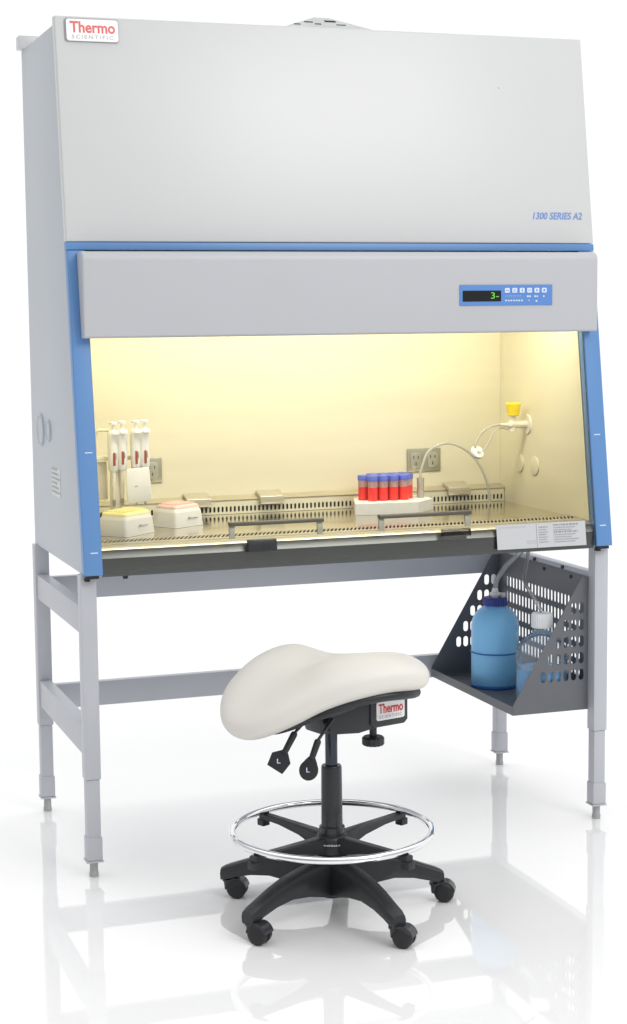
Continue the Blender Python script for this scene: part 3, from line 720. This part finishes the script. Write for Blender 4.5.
# levers with paddles
def lever(p0, p1, p2, p3, shape, w, l):
    o = MB().tube([p0, p1], .0042, 10).build('lever', 'blk2', stool)
    MB().tube([p1, p1 + (p2 - p1) * .1, p2], [.007, .0092, .0082], 14).build('lever_grip', 'blk', o)
    ax_ = (p3 - p2).normalized(); nrm = (Vector((-.50, -.82, .28))); nrm = (nrm - ax_ * nrm.dot(ax_)).normalized(); sd = ax_.cross(nrm)
    mtx = Matrix(((sd.x, ax_.x, nrm.x, p2.x), (sd.y, ax_.y, nrm.y, p2.y), (sd.z, ax_.z, nrm.z, p2.z), (0, 0, 0, 1)))
    pts = [(-.008, -.004), (.008, -.004), (w / 2, l * .32), (w / 2 * .82, l), (-w / 2 * .82, l), (-w / 2, l * .32)] if shape == 'flat' else \
          [(-.009, -.004), (.009, -.004)] + [(w / 2 * math.sin(a), l * .52 - w / 2 * 1.08 * math.cos(a)) for a in [math.radians(35 + 290 * k / 16) for k in range(17)]]
    MB().prism(pts, 'z', -.0045, .0045, .0015, mtx=mtx).build('paddle', 'blk', o, 35)
    # the letter, upright as seen from the front
    R_ = VR.copy(); U_ = Vector((0, 0, 1)); R_ = (R_ - nrm * R_.dot(nrm)).normalized(); U_ = nrm.cross(R_)
    c = p2 + ax_ * (l * .5) + nrm * .0048 - R_ * .0055 - U_ * .006
    text('lever_letter', 'L', Matrix(((R_.x, U_.x, nrm.x, c.x), (R_.y, U_.y, nrm.y, c.y), (R_.z, U_.z, nrm.z, c.z), (0, 0, 0, 1))), .009, .012, 'pale', o, bold=.01)
lever(loc(-.050, -.11, .565), loc(-.094, -.12, .520), loc(-.122, -.125, .468), loc(-.156, -.13, .41), 'flat', .056, .050)
lever(loc(.004, -.08, .545), loc(-.034, -.12, .500), loc(-.052, -.13, .452), loc(-.066, -.135, .40), 'round', .050, .058)

# ------------------------------------------------------------------ light, world, camera
w = bpy.data.worlds.new('World'); SC.world = w; w.use_nodes = True
nt = w.node_tree; bg = nt.nodes['Background']; N = nt.nodes.new; L = nt.links.new
tc = N('ShaderNodeTexCoord'); sx = N('ShaderNodeSeparateXYZ'); L(tc.outputs['Generated'], sx.inputs[0])
# a white studio: brightest behind the cabinet, dimmer towards the camera side and the left
ry = N('ShaderNodeMapRange'); ry.inputs[1].default_value = -.45; ry.inputs[2].default_value = .15; ry.inputs[3].default_value = .56; ry.inputs[4].default_value = 1.04
ry.interpolation_type = 'SMOOTHSTEP'; L(sx.outputs['Y'], ry.inputs[0])
rz = N('ShaderNodeMapRange'); rz.inputs[1].default_value = .35; rz.inputs[2].default_value = .8; rz.inputs[3].default_value = 0; rz.inputs[4].default_value = .70
rz.interpolation_type = 'SMOOTHSTEP'; L(sx.outputs['Z'], rz.inputs[0])
rx = N('ShaderNodeMapRange'); rx.inputs[1].default_value = -.75; rx.inputs[2].default_value = 0; rx.inputs[3].default_value = .55; rx.inputs[4].default_value = 1
rx.interpolation_type = 'SMOOTHSTEP'; L(sx.outputs['X'], rx.inputs[0])
ml = N('ShaderNodeMath'); ml.operation = 'MULTIPLY'; L(ry.outputs[0], ml.inputs[0]); L(rx.outputs[0], ml.inputs[1])
ad = N('ShaderNodeMath'); ad.operation = 'ADD'; L(ml.outputs[0], ad.inputs[0]); L(rz.outputs[0], ad.inputs[1])
L(ad.outputs[0], bg.inputs['Strength']); bg.inputs['Color'].default_value = (1, 1, 1, 1)

def area(name, loc_, target, sx_, sy_, power, color=(1, 1, 1)):
    l = bpy.data.lights.new(name, 'AREA'); l.shape = 'RECTANGLE'; l.size = sx_; l.size_y = sy_; l.energy = power; l.color = color
    o = bpy.data.objects.new(name, l); COL.objects.link(o); o.location = loc_
    o.rotation_euler = (Vector(target) - Vector(loc_)).to_track_quat('-Z', 'Y').to_euler(); return o
area('softbox', (2.35, -4.1, 4.15), (.9, .1, 1.6), 2.5, 2.0, 100, (1, .99, .97))
area('cabinet_lamp', (.80, .155, 1.705), (.80, .46, 1.0), 1.50, .10, 8.5, (1, .94, .765))

cam = bpy.data.cameras.new('camera'); co = bpy.data.objects.new('camera', cam); COL.objects.link(co); SC.camera = co
yw, pt, rl = .3331, -.1125, -.0103
F = Vector((math.sin(yw) * math.cos(pt), math.cos(yw) * math.cos(pt), math.sin(pt)))
R0 = Vector((math.cos(yw), -math.sin(yw), 0)); U0 = R0.cross(F)
R1 = R0 * math.cos(rl) + U0 * math.sin(rl); U1 = U0 * math.cos(rl) - R0 * math.sin(rl)
co.matrix_world = Matrix(((R1.x, U1.x, -F.x, -.9891), (R1.y, U1.y, -F.y, -4.811), (R1.z, U1.z, -F.z, 1.5914), (0, 0, 0, 1)))
cam.sensor_fit = 'VERTICAL'; cam.sensor_height = 24; cam.lens = 1753.35 / 1024 * 24; cam.clip_end = 200

SC.view_settings.view_transform = 'Standard'; SC.view_settings.look = 'None'; SC.view_settings.exposure = 0; SC.view_settings.gamma = 1
SC.cycles.max_bounces = 10; SC.cycles.transparent_max_bounces = 24; SC.cycles.caustics_reflective = False; SC.cycles.caustics_refractive = False
